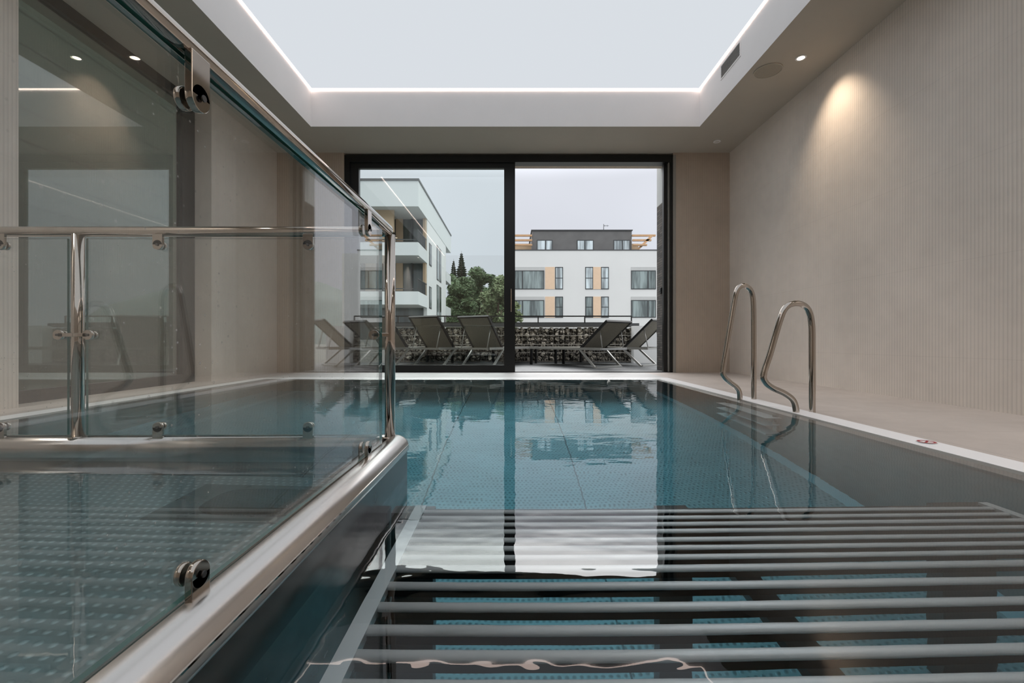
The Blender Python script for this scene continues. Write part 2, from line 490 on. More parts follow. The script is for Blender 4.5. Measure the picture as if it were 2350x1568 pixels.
m.box(RX1 - .012, RX1 - .001, YN, RY1, ZT - .02, ZT - .003); m.box(RX0 + .001, RX0 + .012, YN, RY1, ZT - .02, ZT - .003)
m.box(RX0, RX1, RY1 - .012, RY1 - .001, ZT - .02, ZT - .003)
wc(m, 'light_strip', 'led', cl)
struct('roof_slab', MB().box(XW - .3, XR + .3, YN - .3, YB + .5, ZT + .08, ZT + .3), 'render')

# ------------------------------------------------------------------ swimming pool
pool = empty('swimming_pool', (-.5, 1.2, PD), 'sunken stainless steel swimming pool with dimpled floor and white rim strip', 'pool')
m = MB(); m.box(PXL - .05, PXR + .05, PYN - .05, PYF + .05, PD - .06, PD)
wc(m, 'basin_floor', 'basin', pool)
m = MB()
m.box(PXR, PXR + .05, PYN, PYF, PD, -.035); m.box(PXL - .05, PXL, PYN, PYF, PD, -.035)
m.box(PXL - .05, PXR + .05, PYF, PYF + .05, PD, -.035); m.box(PXL - .05, PXR + .05, PYN - .05, PYN, PD, -.035)
wc(m, 'basin_wall', 'basinwall', pool)
# sloping lip then flat white strip, all the way round
def ringprof(prof, name, mat):
    x0, x1, y0, y1 = PXL, PXR, PYN, PYF
    mb = MB(); R = []
    for (sx_, sy_) in ((1, 1), (-1, 1), (-1, -1), (1, -1)):
        R.append([mb.bm.verts.new(((x1 if sx_ > 0 else x0) + sx_ * a, (y1 if sy_ > 0 else y0) + sy_ * a, b)) for a, b in prof])
    n = len(prof)
    for i in range(4):
        for k in range(n): mb.bm.faces.new((R[i][k], R[i][(k + 1) % n], R[(i + 1) % 4][(k + 1) % n], R[(i + 1) % 4][k]))
    return wc(mb, name, mat, pool)
ringprof([(0, -.06), (0, -.012), (.075, .0), (.075, -.06)], 'overflow_lip', 'lip')
ringprof([(.075, -.06), (.075, .001), (.19, .004), (.19, -.06)], 'gutter_strip', 'gutter')
# weld strips on the floor
for x in (-.44, .355):
    wc(MB().box(x, x + .006, 1.3, PYF - .02, PD, PD + .003), 'weld_seam', 'darksteel', pool)
m = MB(); m.prism([(PXR - .045, -1.2, PD + .001), (PXR - .001, -1.2, PD + .045), (PXR - .001, -1.2, PD + .001)], (0, PYF + 1.19, 0))
wc(m, 'corner_cove', 'seam', pool)
# body of water reaches into the hidden substructure so no gap shows
pw = MB().box(PXL - .06, PXR + .06, PYN - .06, PYF + .06, PD - .05, WZ).obj('pool_water', 'poolwater')
tag(pw, 'clear teal water filling the big pool, mirroring the doorway', 'water', kind='stuff')

# ------------------------------------------------------------------ hot tub (its rim carries the balustrade)
TZ = .055           # tub water level
TX1 = -.329         # outer face towards the pool
TY1 = 1.50          # outer face towards the door
TX0 = -2.35; TY0 = -1.9; TF = -.26
tub = empty('hot_tub', (-1.3, .3, PD), 'raised steel hot tub with rounded satin rim standing in the pool corner', 'hot tub')
def tub_path(inset=0., n=8):
    "plan line along the pool-side face then the door-side face; outward normals"
    r = .05; P = [((TX1, TY0, 0), (1, 0, 0)), ((TX1, TY1 - r, 0), (1, 0, 0))]
    for k in range(1, n):
        a = PI / 2 * k / n
        P.append(((TX1 - r + r * math.cos(a), TY1 - r + r * math.sin(a), 0), (math.cos(a), math.sin(a), 0)))
    P += [((TX1 - r, TY1, 0), (0, 1, 0)), ((TX0, TY1, 0), (0, 1, 0))]
    return P
prof = [(-.008, .066), (0, .072)]
for k in range(0, 13):
    a = PI * k / 12
    prof.append((-.040 + .040 * math.cos(a), .078 + .040 * math.sin(a)))
prof += [(-.080, .0), (-.055, .0), (-.010, .02)]
# inner corner would self-cross with a tight radius: sweep with the outward face as reference
wc(MB().sweep(prof, tub_path()), 'rim', 'rim', tub)
prof = [(-.006, -1.03), (-.006, .066), (-.03, .066), (-.03, -1.03)]
wc(MB().sweep(prof, tub_path(), smooth=False), 'outer_wall', 'tubwall', tub)
prof = [(-.001, -.012), (-.001, -.004), (-.010, -.004), (-.010, -.012)]
m = MB()
m.box(TX0, TX1 - .080, TY0, TY1 - .080, TF - .04, TF)
wc(m, 'tub_floor', 'tubfloor', tub)
m = MB()
m.box(TX1 - .079, TX1 - .04, TY0, TY1 - .04, TF - .04, .06); m.box(TX0, TX1 - .04, TY1 - .079, TY1 - .04, TF - .04, .06)
m.box(TX0 - .05, TX0, TY0, TY1 - .02, -1.03, .075); m.box(TX0 - .05, TX1 - .02, TY0 - .05, TY0, -1.03, .075)
wc(m, 'inner_wall', 'tubwall', tub)
dc = wc(MB().box(-.90, -.50, 1.10, 1.34, TF, TF + .012), 'drain_cover', 'tubplate', tub)
m = MB(); P = []
for k in range(40):
    a = 2 * PI * k / 40; ca, sa = math.cos(a), math.sin(a)
    P.append((-.66 + .15 * math.copysign(abs(ca) ** .55, ca), 1.22 + .088 * math.copysign(abs(sa) ** .55, sa), TF + .012))
m.prism(P, (0, 0, .012)); g = m.obj('drain_grille', 'tubgrille', dc)
# seam line pressed into the outer wall
wc(MB().box(TX1 - .006, TX1 + .0006, TY0, TY1 - .05, .0865, .0895), 'rim_seam', 'chrome', tub)
tw = MB().box(TX0 - .02, TX1 - .06, TY0 - .02, TY1 - .06, TF - .03, TZ).obj('hot_tub_water', 'tubwater')
tag(tw, 'still water of the raised hot tub over its dotted floor', 'water', kind='stuff')

# ------------------------------------------------------------------ glass balustrade on the tub rim
RYB = 1.455; RXB = -.390; RZT = .768; RZ0 = .111
bal = empty('glass_balustrade', (RXB, RYB, RZ0), 'frameless glass balustrade with round steel handrail along the hot tub rim', 'balustrade')
r = .0165
path = [(TX0, RYB, RZT), (RXB - .03, RYB, RZT)]
path += [(RXB - .03 + .03 * math.sin(a), RYB - .03 + .03 * math.cos(a), RZT) for a in (PI / 8, PI / 4, 3 * PI / 8)]
path += [(RXB, RYB - .03, RZT), (RXB, TY0, RZT)]
wc(MB().tube(path, r, 20), 'handrail', 'chrome', bal)
for x in (RXB, -1.388):
    wc(MB().tube([(x, RYB, RZ0), (x, RYB, RZT - .01)], r, 20), 'post', 'chrome', bal)
    wc(MB().tube([(x, RYB, RZ0 - .004), (x, RYB, RZ0 + .004)], r + .008, 24), 'post_foot', 'chrome', bal)
GX = -.389; GT = .008; GZ0 = .119; GZ1 = RZT - .055
def pane(x0, x1, y0, y1, z0, z1, thin):
    "box whose two wide faces are glass and whose narrow faces are the green edge"
    mb = MB(); mb.box(x0, x1, y0, y1, z0, z1)
    mb.bm.faces.ensure_lookup_table(); mb.bm.normal_update()
    for f in mb.bm.faces:
        f.material_index = 0 if abs(f.normal[thin]) > .5 else 1
    return mb
wc(pane(GX, GX + GT, -.45, 1.335, GZ0, RZT - .022, 0), 'glass_pane', ['glass', 'edge'], bal)
wc(pane(-1.358, -.425, RYB - .004, RYB + .004, GZ0, RZT - .022, 1), 'glass_pane', ['glass', 'edge'], bal)
wc(pane(TX0 + .02, -1.418, RYB - .004, RYB + .004, GZ0, RZT - .022, 1), 'glass_pane', ['glass', 'edge'], bal)
def clamp(o, axis, toward):
    "o: centre of the disc; plate runs from o towards rail/rim; axis 'x' or 'y' is the pane normal"
    ox, oy, oz = o
    tx, ty, tz = toward
    mb = MB()
    w = .016
    if axis == 'x':
        mb.box(ox - .0045, ox + .0045, oy - w, oy + w, min(oz, tz), max(oz, tz))
    elif abs(tx - ox) > .02:
        mb.box(min(ox, tx), max(ox, tx), oy - .0045, oy + .0045, oz - .006, oz + .006)
    else:
        mb.box(ox - w, ox + w, oy - .0045, oy + .0045, min(oz, tz), max(oz, tz))
    d = Vector((1, 0, 0)) if axis == 'x' else Vector((0, 1, 0))
    c = Vector(o)
    mb.disc(c - d * .0045, d, w, .009, 28)
    p = wc(mb, 'clamp', 'chrome', bal, bevel=.001)
    far = -1 if axis == 'x' else 1
    s = MB(); s.disc(c + d * (.016 * far) - d * .004 , d, .0135, .008, 24)
    s.obj('clamp_disc', 'chrome', p, bevel=.0015)
    s = MB(); s.disc(c - d * (.0075 * far) - d * .001, d, .004, .002, 12)
    s.obj('screw', 'darksteel', p)
for y in (.54, 1.18, .0):
    clamp((GX + .016, y, GZ0 + .024), 'x', (0, 0, RZ0 - .010)); clamp((GX + .016, y, GZ1 - .006), 'x', (0, 0, RZT - .01))
for x in (-1.62, -1.12, -.645):
    clamp((x, RYB - .014, RZ0 + .035), 'y', (x, 0, RZ0 - .004)); clamp((x, RYB - .014, RZT - .045), 'y', (x, 0, RZT - .01))
for x, s in ((-1.388, 1), (-1.388, -1), (RXB, -1)):
    clamp((x + s * .047, RYB - .014, .438), 'y', (x, 0, 0))

# ------------------------------------------------------------------ slatted bench under the water
BZ = -.105
bench = empty('underwater_bench', (.5, .9, PD), 'submerged bench of parallel polished steel slats with pale side band', 'bench')
for y in (1.225, 1.185, 1.146, 1.106, 1.062, 1.022, .981, .935, .873, .808, .747, .689, .631, .573, .515, .457, .399):
    r_ = .0095 if y > .95 else .0115
    sl = wc(MB().tube([(-.236, y, BZ), (1.29, y, BZ)], r_, 14), 'slat', 'slat', bench)
    MB().box(-.236, 1.29, y - .008, y + .006, BZ - (.028 if y > .95 else .032), BZ - r_ * .45).obj('slat_shade_strip', 'slatshade', sl)  # dark bar added below each slat, standing in for its shaded underside
m = MB(); m.box(-.266, -.236, .05, 1.26, BZ - .02, BZ + .012); wc(m, 'side_band', 'band', bench)
m = MB(); m.box(1.29, 1.315, .05, 1.26, BZ - .02, BZ + .012); wc(m, 'side_band', 'band', bench)
for x0, x1 in ((-.328, -.215), (.40, .49), (1.17, 1.315)):
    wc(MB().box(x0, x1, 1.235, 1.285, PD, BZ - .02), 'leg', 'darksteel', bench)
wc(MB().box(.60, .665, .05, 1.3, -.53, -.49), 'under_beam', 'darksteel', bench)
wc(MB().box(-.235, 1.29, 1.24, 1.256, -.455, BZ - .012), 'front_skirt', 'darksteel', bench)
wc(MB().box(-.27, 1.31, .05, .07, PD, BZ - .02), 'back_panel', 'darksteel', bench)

# ------------------------------------------------------------------ pool ladder
lad = empty('pool_ladder', (1.69, 2.93, 0), 'polished steel pool ladder with two bent grab rails beside the ribbed wall', 'ladder')
def rail(pix, Y, name):
    P = [PX(x, y, Y) for x, y in pix]
    P[0] = (P[0][0], Y, -.03); P[-1] = (P[-1][0], Y, -.03)
    return wc(MB().tube(smooth_path(P, 7), .0175, 18), name, 'chrome', lad)
rail([(1864, 953), (1864, 900), (1864, 800), (1863, 745), (1855, 712), (1838, 698), (1818, 698), (1802, 708), (1790, 735), (1768, 810),
      (1753, 858), (1756, 876), (1772, 890), (1800, 903), (1819, 918), (1826, 938), (1827, 955)], 2.66, 'grab_rail')
rail([(1730, 918), (1730, 880), (1730, 760), (1729, 695), (1724, 669), (1712, 657), (1700, 657), (1691, 668), (1684, 700), (1668, 795),
      (1659, 850), (1662, 865), (1675, 877), (1690, 889), (1697, 902), (1698, 920)], 3.24, 'grab_rail')
for z in (-.14, -.36, -.58):
    m = MB(); m.box(1.46, 1.553, 2.62, 3.26, z - .03, z); wc(m, 'tread', 'band', lad, bevel=.004)
for y in (2.66, 3.24):
    wc(MB().tube([(1.54, y, -.05), (1.54, y, -.75)], .016, 12), 'side_rail', 'chrome', lad)

# no-diving marker on the white strip
mk = empty('warning_sticker', (1.70, 1.866, .0045), 'small white sticker with a red ring and bar on the pool edge strip', 'sign')
P = [(1.70 + .034 * math.cos(2 * PI * k / 32), 1.866 + .034 * math.sin(2 * PI * k / 32), .0045) for k in range(32)]
wc(MB().prism(P, (0, 0, .0008)), 'backing', 'white', mk)
m = MB(); m.ring((1.70, 1.866, .0054), .022, .031, .0006)
wc(m, 'ring', 'red', mk)
m = MB(); m.box(-.027, .027, -.004, .004, .0054, .0060); m.xf(Matrix.Translation((1.70, 1.866, 0)) @ Matrix.Rotation(.7, 4, 'Z'))
wc(m, 'bar', 'red', mk)

# ------------------------------------------------------------------ ceiling fittings
def downlight(x, y, lit, label):
    o = empty('downlight', (x, y, ZC), label, 'ceiling light', 'downlights in the soffit')
    MB().ring((0, 0, -.006), .030, .043, .006).obj('trim_ring', 'plaster', o)
    m = MB(); m.tube([(0, 0, -.003), (0, 0, -.001)], .030, 28); m.obj('lens', 'lamp' if lit else 'lampoff', o)
    if lit:
        L = bpy.data.lights.new('downlight_lamp', 'SPOT'); L.energy = SPOT_W; L.color = (1, .80, .60)
        L.spot_size = math.radians(60); L.spot_blend = 1.0; L.shadow_soft_size = .03
        if y < 3:
            L.energy = SPOT_W * 2.4; L.spot_size = math.radians(110); L.color = (1, .95, .90)  # unseen near-end lamps, added as wide fill for bounce light
        elif x > 0:
            L.energy = 34; L.spot_size = math.radians(86)
        lo = bpy.data.objects.new('lamp', L); lo.parent = o; lo.location = (0, 0, -.015)
        lo.rotation_euler = (0, math.radians(-24 if x > 0 and y > 3 else 0), 0)
        COL.objects.link(lo)
    return o
downlight(2.52, 3.97, True, 'lit downlight in the soffit over the ribbed wall scallop')
downlight(2.54, 5.64, False, 'unlit pale downlight in the soffit corner near the door')
downlight(2.52, 1.2, True, 'added unseen fill lamp in the soffit above the underwater bench')
downlight(2.52, -1.4, True, 'added unseen fill lamp in the soffit at the near end of the ribbed right wall')
downlight(-2.78, 3.97, True, 'lit downlight in the left soffit by the window')
downlight(-2.78, 1.2, True, 'added unseen fill lamp in the soffit beside the hot tub')
downlight(-2.78, -1.4, True, 'added unseen fill lamp in the soffit at the near end of the hot tub')
sp = empty('ceiling_speaker', (2.34, 4.16, ZC), 'round grey ceiling speaker beside the lit downlight', 'speaker')
m = MB(); m.tube([(0, 0, -.006), (0, 0, 0)], .112, 40); m.obj('grille', 'speaker', sp)
MB().ring((0, 0, -.008), .112, .120, .008).obj('bezel', 'soffit', sp)
vg = empty('ventilation_grille', (RX1, 4.51, 3.19), 'rectangular slotted air grille in the white recess side', 'vent')
m = MB(); m.box(-.006, 0, -.205, .205, -.075, -.062); m.box(-.006, 0, -.205, .205, .062, .075)
m.box(-.006, 0, -.205, -.192, -.062, .062); m.box(-.006, 0, .192, .205, -.062, .062)
m.obj('frame', 'plaster', vg)
m = MB(); m.box(-.002, 0, -.192, .192, -.062, .062); m.obj('backing', 'ventdark', vg)
m = MB()
for k in range(7): m.box(-.005, -.002, -.192, .192, -.055 + k * .017, -.051 + k * .017)
m.obj('slats', 'grey_trim', vg)

# ------------------------------------------------------------------ sliding door
d1 = empty('door_1', (0, 6.06, 0)); tag(d1, kind='structure')
m = MB()
m.box(DX0, DX1, 6.0, 6.14, 2.775, 2.868); m.box(DX0, DX0 + .07, 6.0, 6.14, 0, 2.775); m.box(DX1 - .035, DX1, 6.0, 6.14, 0, 2.775)
m.box(DX1 - .10, DX1 - .055, 6.06, 6.12, 0, 2.775)
m.box(DX0, DX1, 6.0, 6.14, -.01, .008)
wc(m, 'door_frame', 'black', d1)
wc(MB().box(DX1 - .052, DX1 - .038, 6.02, 6.14, 0.008, 2.775), 'door_seal', 'grey_trim', d1)
wc(MB().box(DX1 - .004, DX1 + .03, 5.972, 5.98, 0.0, 2.86), 'door_edge_strip', 'grey_trim', d1)
lx0, lx1 = PX(790, 0, 6.06)[0], PX(1182, 0, 6.06)[0]
px0, px1 = PX(825, 0, 6.06)[0], PX(1157, 0, 6.06)[0]
pz1, pz0 = PX(0, 388, 6.06)[2], PX(0, 838, 6.06)[2]
m = MB()
m.box(lx0, px0, 6.03, 6.09, .005, 2.80); m.box(px1, lx1, 6.03, 6.09, .005, 2.80)
m.box(px0, px1, 6.03, 6.09, pz1, 2.80); m.box(px0, px1, 6.03, 6.09, .005, pz0)
leaf = wc(m, 'sliding_leaf', 'black', d1)
g = pane(px0 - .01, px1 + .01, 6.055, 6.063, pz0 - .01, pz1 + .01, 1).obj('pane', ['doorglass', 'edge'], leaf)
hx = (1173 - 1175) / F * 6.0
m = MB(); m.box(hx - .008, hx + .008, 5.985, 5.998, .80, 1.10); m.box(hx - .006, hx + .006, 5.99, 6.03, .82, .84); m.box(hx - .006, hx + .006, 5.99, 6.03, 1.06, 1.08)
g = m.obj('handle', 'chrome', leaf, bevel=.002)

# ------------------------------------------------------------------ left window
w1 = empty('window_1', (XW, 3.6, 0)); tag(w1, kind='structure')
m = MB()
m.box(XW - .06, XW, 4.50, 4.678, 0, ZC); m.box(XW - .06, XW, 2.1, 2.2, 0, ZC); m.box(XW - .06, XW, 2.2, 4.50, 0, .085); m.box(XW - .06, XW, 2.2, 4.50, ZC - .09, ZC)
wc(m, 'window_frame', 'black', w1)
wc(pane(XW - .036, XW - .028, 2.2, 4.50, .085, ZC - .09, 0), 'pane', ['winglass', 'edge'], w1)
struct('wall_outside', MB().box(-5.4, -5.2, -2, 12, -1.0, 5.6), 'cladding')

# ------------------------------------------------------------------ terrace
struct('ground_terrace', MB().box(-5.2, 2.9, 6.3, 9.3, -.12, -.005), 'terrace')
struct('ground', MB().box(-160, 220, 9.3, 520, -2.2, -2.0), 'asphalt')
m = MB(); m.box(DX1, 2.7, 6.3, 6.66, -.12, 2.37); struct('wall_terrace', m, 'brick')
struct('wall_terrace_upper', MB().box(DX1, 2.7, 6.3, 6.66, 2.3701, 3.3), 'render')
so = empty('wall_socket', (DX1, 6.45, 1.13), 'small dark outdoor socket on the stone clad terrace pier', 'socket')
m = MB(); m.box(-.02, 0, -.035, .035, -.04, .04); m.obj('housing', 'ldark', so, bevel=.004)
m = MB(); m.box(-.026, -.02, -.028, .028, -.012, .03); m.obj('flap', 'frame_dark', so)

# gabion wall
GY = 8.85
gb = empty('gabion_wall', (.0, GY, 0), 'low gabion wall of grey stones in a wire cage behind the loungers', 'wall')
gx0, gx1 = -2.6, 2.48
m = MB(); random.seed(3)
nx, nz = 46, 7
# rough stones, one shell of many rounded blocks
for i in range(nx):
    for k in range(nz):
        cx = gx0 + (i + .5 + random.uniform(-.2, .2)) * (gx1 - gx0) / nx
        cz = .03 + (k + .5 + random.uniform(-.15, .15)) * .63 / nz
        v = bmesh.ops.create_icosphere(m.bm, subdivisions=2, radius=1)['verts']
        sx_, sy_, sz_ = random.uniform(.05, .078), random.uniform(.05, .08), random.uniform(.045, .07)
        R = Matrix.Rotation(random.uniform(0, 3), 3, 'Y') @ Matrix.Rotation(random.uniform(-.5, .5), 3, 'X')
        for q in v:
            c = Vector((q.co.x * sx_, q.co.y * sy_, q.co.z * sz_)); c *= random.uniform(.86, 1.06)
            q.co = R @ c + Vector((cx, GY + .08 + random.uniform(-.02, .02), cz))
m.box(gx0, gx1, GY + .10, GY + .5, 0.0, .66)
wc(m, 'stones', 'stone', gb)
m = MB()
for z in (.02, .19, .345, .52, .683): m.box(gx0, gx1, GY - .012, GY - .004, z - .006, z + .006)
x = gx0
while x < gx1:
    m.box(x - .002, x + .002, GY - .008, GY - .004, 0, .683); x += .10
wc(m, 'wire_cage', 'wire', gb)
wc(MB().box(gx0, gx1, GY + .02, GY + .5, .69, .76), 'coping', 'coping', gb)

rl = empty('terrace_railing', (0, GY + .3, 0), 'thin black metal railing standing on the gabion wall', 'railing')
yr = GY + .3
zt = PX(0, 726, yr)[2]; zl = PX(0, 741, yr)[2]
m = MB(); m.box(PX(1030, 0, yr)[0] - 3.2, PX(1450, 0, yr)[0], yr - .012, yr + .012, zt - .012, zt + .012)
wc(m, 'top_rail', 'black', rl)
m = MB(); m.box(PX(1030, 0, yr)[0] - 3.2, PX(1450, 0, yr)[0], yr - .008, yr + .008, zl - .008, zl + .008)
wc(m, 'lower_rail', 'black', rl)
x = 1449
while x > 700:
    wc(MB().box(PX(x, 0, yr)[0] - .011, PX(x, 0, yr)[0] + .011, yr - .011, yr + .011, .75, zt), 'post', 'black', rl)
    x -= 107
# white garden walls either side
tag(MB().box(2.30, 2.75, 8.6, 8.78, -.1, PX(0, 748, 8.6)[2]).obj('garden_wall', 'render2'), 'short white rendered wall at the right end of the gabion wall', 'wall')
tag(MB().box(-5.1, PX(885, 0, 8.7)[0], 8.62, 8.78, -.1, PX(0, 780, 8.7)[2]).obj('garden_wall', 'render2'), 'low white rendered wall at the left end of the terrace', 'wall')

# ------------------------------------------------------------------ sun loungers
def make_lounger(tilt=48):
    "origin on the ground under the back hinge; head towards +y"
    L = empty('sun_lounger', (0, 0, 0))
    w = .30; zs = .30; foot = -1.22
    m = MB(); m.box(-w, w, foot, .02, zs - .008, zs + .006); m.obj('seat_sling', 'lfabric', L)
    m = MB()
    for s in (-1, 1): m.box(s * w - .014, s * w + .014, foot - .02, .42, zs - .022, zs + .016)
    m.box(-w, w, foot - .03, foot - .005, zs - .02, zs + .014); m.box(-w, w, .395, .42, zs - .02, zs + .01)
    m.obj('seat_frame', 'lframe', L)
    a = math.radians(tilt); c, s_ = math.cos(a), math.sin(a); Lb = .66
    R = Matrix.Translation((0, 0, zs + .01)) @ Matrix.Rotation(a, 4, 'X')
    m = MB(); m.box(-w + .02, w - .02, 0, Lb - .02, -.006, .006); m.xf(R); b = m.obj('backrest', 'lfabric', L)
    m = MB()
    for s in (-1, 1): m.box(s * (w - .012) - .014, s * (w - .012) + .014, -.01, Lb, -.016, .016)
    m.box(-w, w, Lb - .02, Lb + .008, -.016, .016); m.xf(R); m.obj('back_frame', 'ldark', b)
    for s in (-1, 1):
        m = MB(); m.tube([(s * (w - .05), .40, zs), (s * (w - .05), .45 * c, zs + .005 + .45 * s_)], .008, 8); m.obj('prop', 'lframe', b)
    for s in (-1, 1):
        m = MB(); m.prism([(s * w - .014, foot, zs - .02), (s * w - .014, foot + .045, zs - .02), (s * w - .014, foot + .045, 0), (s * w - .014, foot, 0)], (.028, 0, 0))
        m.obj('leg', 'ldark', L)
        m = MB(); m.prism([(s * w - .014, -.03, zs - .02), (s * w - .014, .015, zs - .02), (s * w - .014, .335, 0), (s * w - .014, .29, 0)], (.028, 0, 0))
        m.obj('leg', 'lframe', L)
    m = MB(); m.box(-w, w, .29, .335, 0, .028); m.obj('foot_bar', 'lframe', L)
    return L
spots = [   # hinge x pixel, depth, heading (angle of the head direction from +x)
    (1362, 7.35, -52, 'taupe sling sun lounger before the gabion wall, foot end near the door stile'),
    (1450, 7.8, -40, 'taupe sling sun lounger next to the stone clad pier'),
    (1119, 7.65, -120, 'sun lounger behind the glass door leaf, beside the door stile'),
    (1010, 7.65, -120, 'sun lounger in the middle of the three behind the glass door leaf'),
    (905, 7.65, -120, 'sun lounger behind the glass door leaf and the balustrade end post')]
for i, (px_, Y, hd, lab) in enumerate(spots):
    if i in (0, 1, 2): o = proto = make_lounger((38, 43, 49)[i])
    else: o = copy_tree(proto)
    o.location = (PX(px_, 0, Y)[0], Y, -.004); o.rotation_euler = (0, 0, math.radians(hd - 90))
    tag(o, lab, 'sun lounger', 'sun loungers on the terrace')

# ------------------------------------------------------------------ white house straight ahead
YH = 46.0
def hx_(x): return PX(x, 0, YH)[0]
def hz_(y): return PX(0, y, YH)[2]
hs = empty('apartment_building', (8, YH, -2), 'long white apartment house with grey penthouse and peach panels', 'building')
XE = hx_(1512)
wc(MB().box(hx_(1168), XE, YH, YH + 11, -2, hz_(575)), 'wall', 'render2', hs)
wc(MB().box(hx_(1168) - .05, XE + .05, YH - .05, YH + 11, hz_(575), hz_(573)), 'parapet_coping', 'coping', hs)
wc(MB().box(hx_(1222), hx_(1457), YH + 1.2, YH + 9, hz_(575), hz_(523)), 'penthouse', 'slate', hs)
wc(MB().box(hx_(1220), hx_(1459), YH + 1.1, YH + 9.1, hz_(523), hz_(521)), 'penthouse_coping', 'coping', hs)
def hwin(x0, x1, y0, y1, pm, bars=(), yoff=0., name='window', par=None, depth=.05, trans=()):
    Yf = YH + yoff; par = par or hs
    m = MB(); a, b, c, d = PX(x0, 0, Yf)[0], PX(x1, 0, Yf)[0], PX(0, y1, Yf)[2], PX(0, y0, Yf)[2]
    t = .07
    m.box(a, b, Yf - depth, Yf, c, c + t); m.box(a, b, Yf - depth, Yf, d - t, d); m.box(a, a + t, Yf - depth, Yf, c + t, d - t); m.box(b - t, b, Yf - depth, Yf, c + t, d - t)
    for q in bars:
        xx = PX(q, 0, Yf)[0]; m.box(xx - .06, xx + .06, Yf - depth, Yf, c + t, d - t)
    for q in trans:
        zz = PX(0, q, Yf)[2]; m.box(a + t, b - t, Yf - depth, Yf, zz - .03, zz + .03)
    f = wc(m, name, 'frame_dark', par)
    p = MB().box(a + t, b - t, Yf - depth * .6, Yf - .01, c + t, d - t).obj('pane', pm, f)
for (y0, y1, i) in ((613, 664, 0), (681, 729, 1)):
    # recessed wide openings read by their grey soffit strip
    for (x0, x1, br, pm) in ((1172, 1249, 1199, 'pane_a'), (1448, 1505, 1487, 'pane_a')):
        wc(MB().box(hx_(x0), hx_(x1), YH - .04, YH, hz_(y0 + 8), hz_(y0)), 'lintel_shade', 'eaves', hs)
        hwin(x0, x1, y0 + 8, y1, pm, (br,))
    wc(MB().box(hx_(1251), hx_(1273), YH - .04, YH, hz_(y1), hz_(y0)), 'facade_panel', 'peach', hs)
    hwin(1274, 1292, y0, y1, 'pane_b' if i == 0 else 'pane_a', trans=((y0 + y1) / 2,))
    hwin(1343, 1361, y0, y1, 'pane_b' if i == 0 else 'pane_a', trans=((y0 + y1) / 2,))
    wc(MB().box(hx_(1361), hx_(1379), YH - .04, YH, hz_(y1), hz_(y0)), 'facade_panel', 'peach', hs)
    hwin(1379, 1397, y0, y1, 'pane_b', trans=((y0 + y1) / 2,))
for x0, x1, b in ((1232, 1268, 1252), (1324, 1362, 1342), (1408, 1446, 1428)):
    hwin(x0, x1, 551, 574.5, 'pane_b', (b,), 1.2)
# pergolas
for (xa, xb) in ((1168, 1222), (1457, 1512)):
    for k, (ya, z) in enumerate(((533, 0), (545, 1.0), (557, 2.0))):
        wc(MB().box(hx_(xa), hx_(xb) if xa < 1200 else hx_(xb) - (k * .5), YH + 1 - z * .2, YH + 1.25 - z * .2, hz_(ya + 4), hz_(ya)), 'pergola_beam', 'timber', hs)
    wc(MB().box(hx_(xa), hx_(xb) if xa < 1200 else hx_(1484), YH + 3, YH + 3.2, hz_(575), hz_(545)), 'pergola_wall', 'ochre', hs)
m = MB(); m.prism([(hx_(1500), YH + .8, hz_(535)), (hx_(1508), YH + .8, hz_(535)), (hx_(1466), YH + .8, hz_(575)), (hx_(1460), YH + .8, hz_(575))], (0, .15, 0))
wc(m, 'pergola_brace', 'timber', hs)
m = MB(); xa = hx_(1399); m.tube([(xa, YH + 3, hz_(523)), (xa, YH + 3, hz_(497))], .035, 6); m.tube([(xa, YH + 3, hz_(501)), (xa + .55, YH + 3, hz_(501))], .02, 6)
m.tube([(xa + .12, YH + 3, hz_(503)), (xa + .12, YH + 3, hz_(499))], .02, 6); m.tube([(xa + .4, YH + 3, hz_(503)), (xa + .4, YH + 3, hz_(499))], .02, 6)
wc(m, 'antenna', 'frame_dark', hs)
# the part that only shows mirrored: balcony wing at the far end
wc(MB().box(XE, hx_(1560), YH + 1.5, YH + 11, -2, hz_(575)), 'side_wing', 'render2', hs)

# ------------------------------------------------------------------ white house at the left with wrap-round balconies
b2 = empty('apartment_building', (-12, 34, -2), 'white corner house with deep balconies and flat overhanging roof', 'building')
YC = 27.0; XC = (960 - 1175) / F * YC
def z2(y): return CAMZ + (782 - y) / F * YC
YE = 38.4; YE2 = 41.4; XL2 = -17.
zr, zf = z2(410), z2(473.7); p1t, p1b = z2(556), z2(586); p2t, p2b = z2(669), z2(699)
YLg = 29.9     # end of the corner loggia on the flank
wc(MB().box(XL2, XC, YC, YE2, zf, zr - .12), 'roof_fascia', 'render', b2)
wc(MB().box(XL2 - .05, XC + .05, YC - .05, YE2 + .05, zr - .12, zr), 'roof_coping', 'coping', b2)
for (t, b) in ((p1t, p1b), (p2t, p2b)):
    wc(MB().box(XL2, XC, YC, YC + .2, b, t), 'balcony_parapet', 'render', b2)
    m = MB(); m.box(XC - .2, XC, YC + .2, YLg, b, t); m.box(XC - .2, XC, YE, YE2, b, t); wc(m, 'balcony_parapet', 'render', b2)
    wc(MB().box(XL2, XC - .2, YC + .2, YE2 - .2, b, b + .25), 'floor_slab', 'eaves', b2)
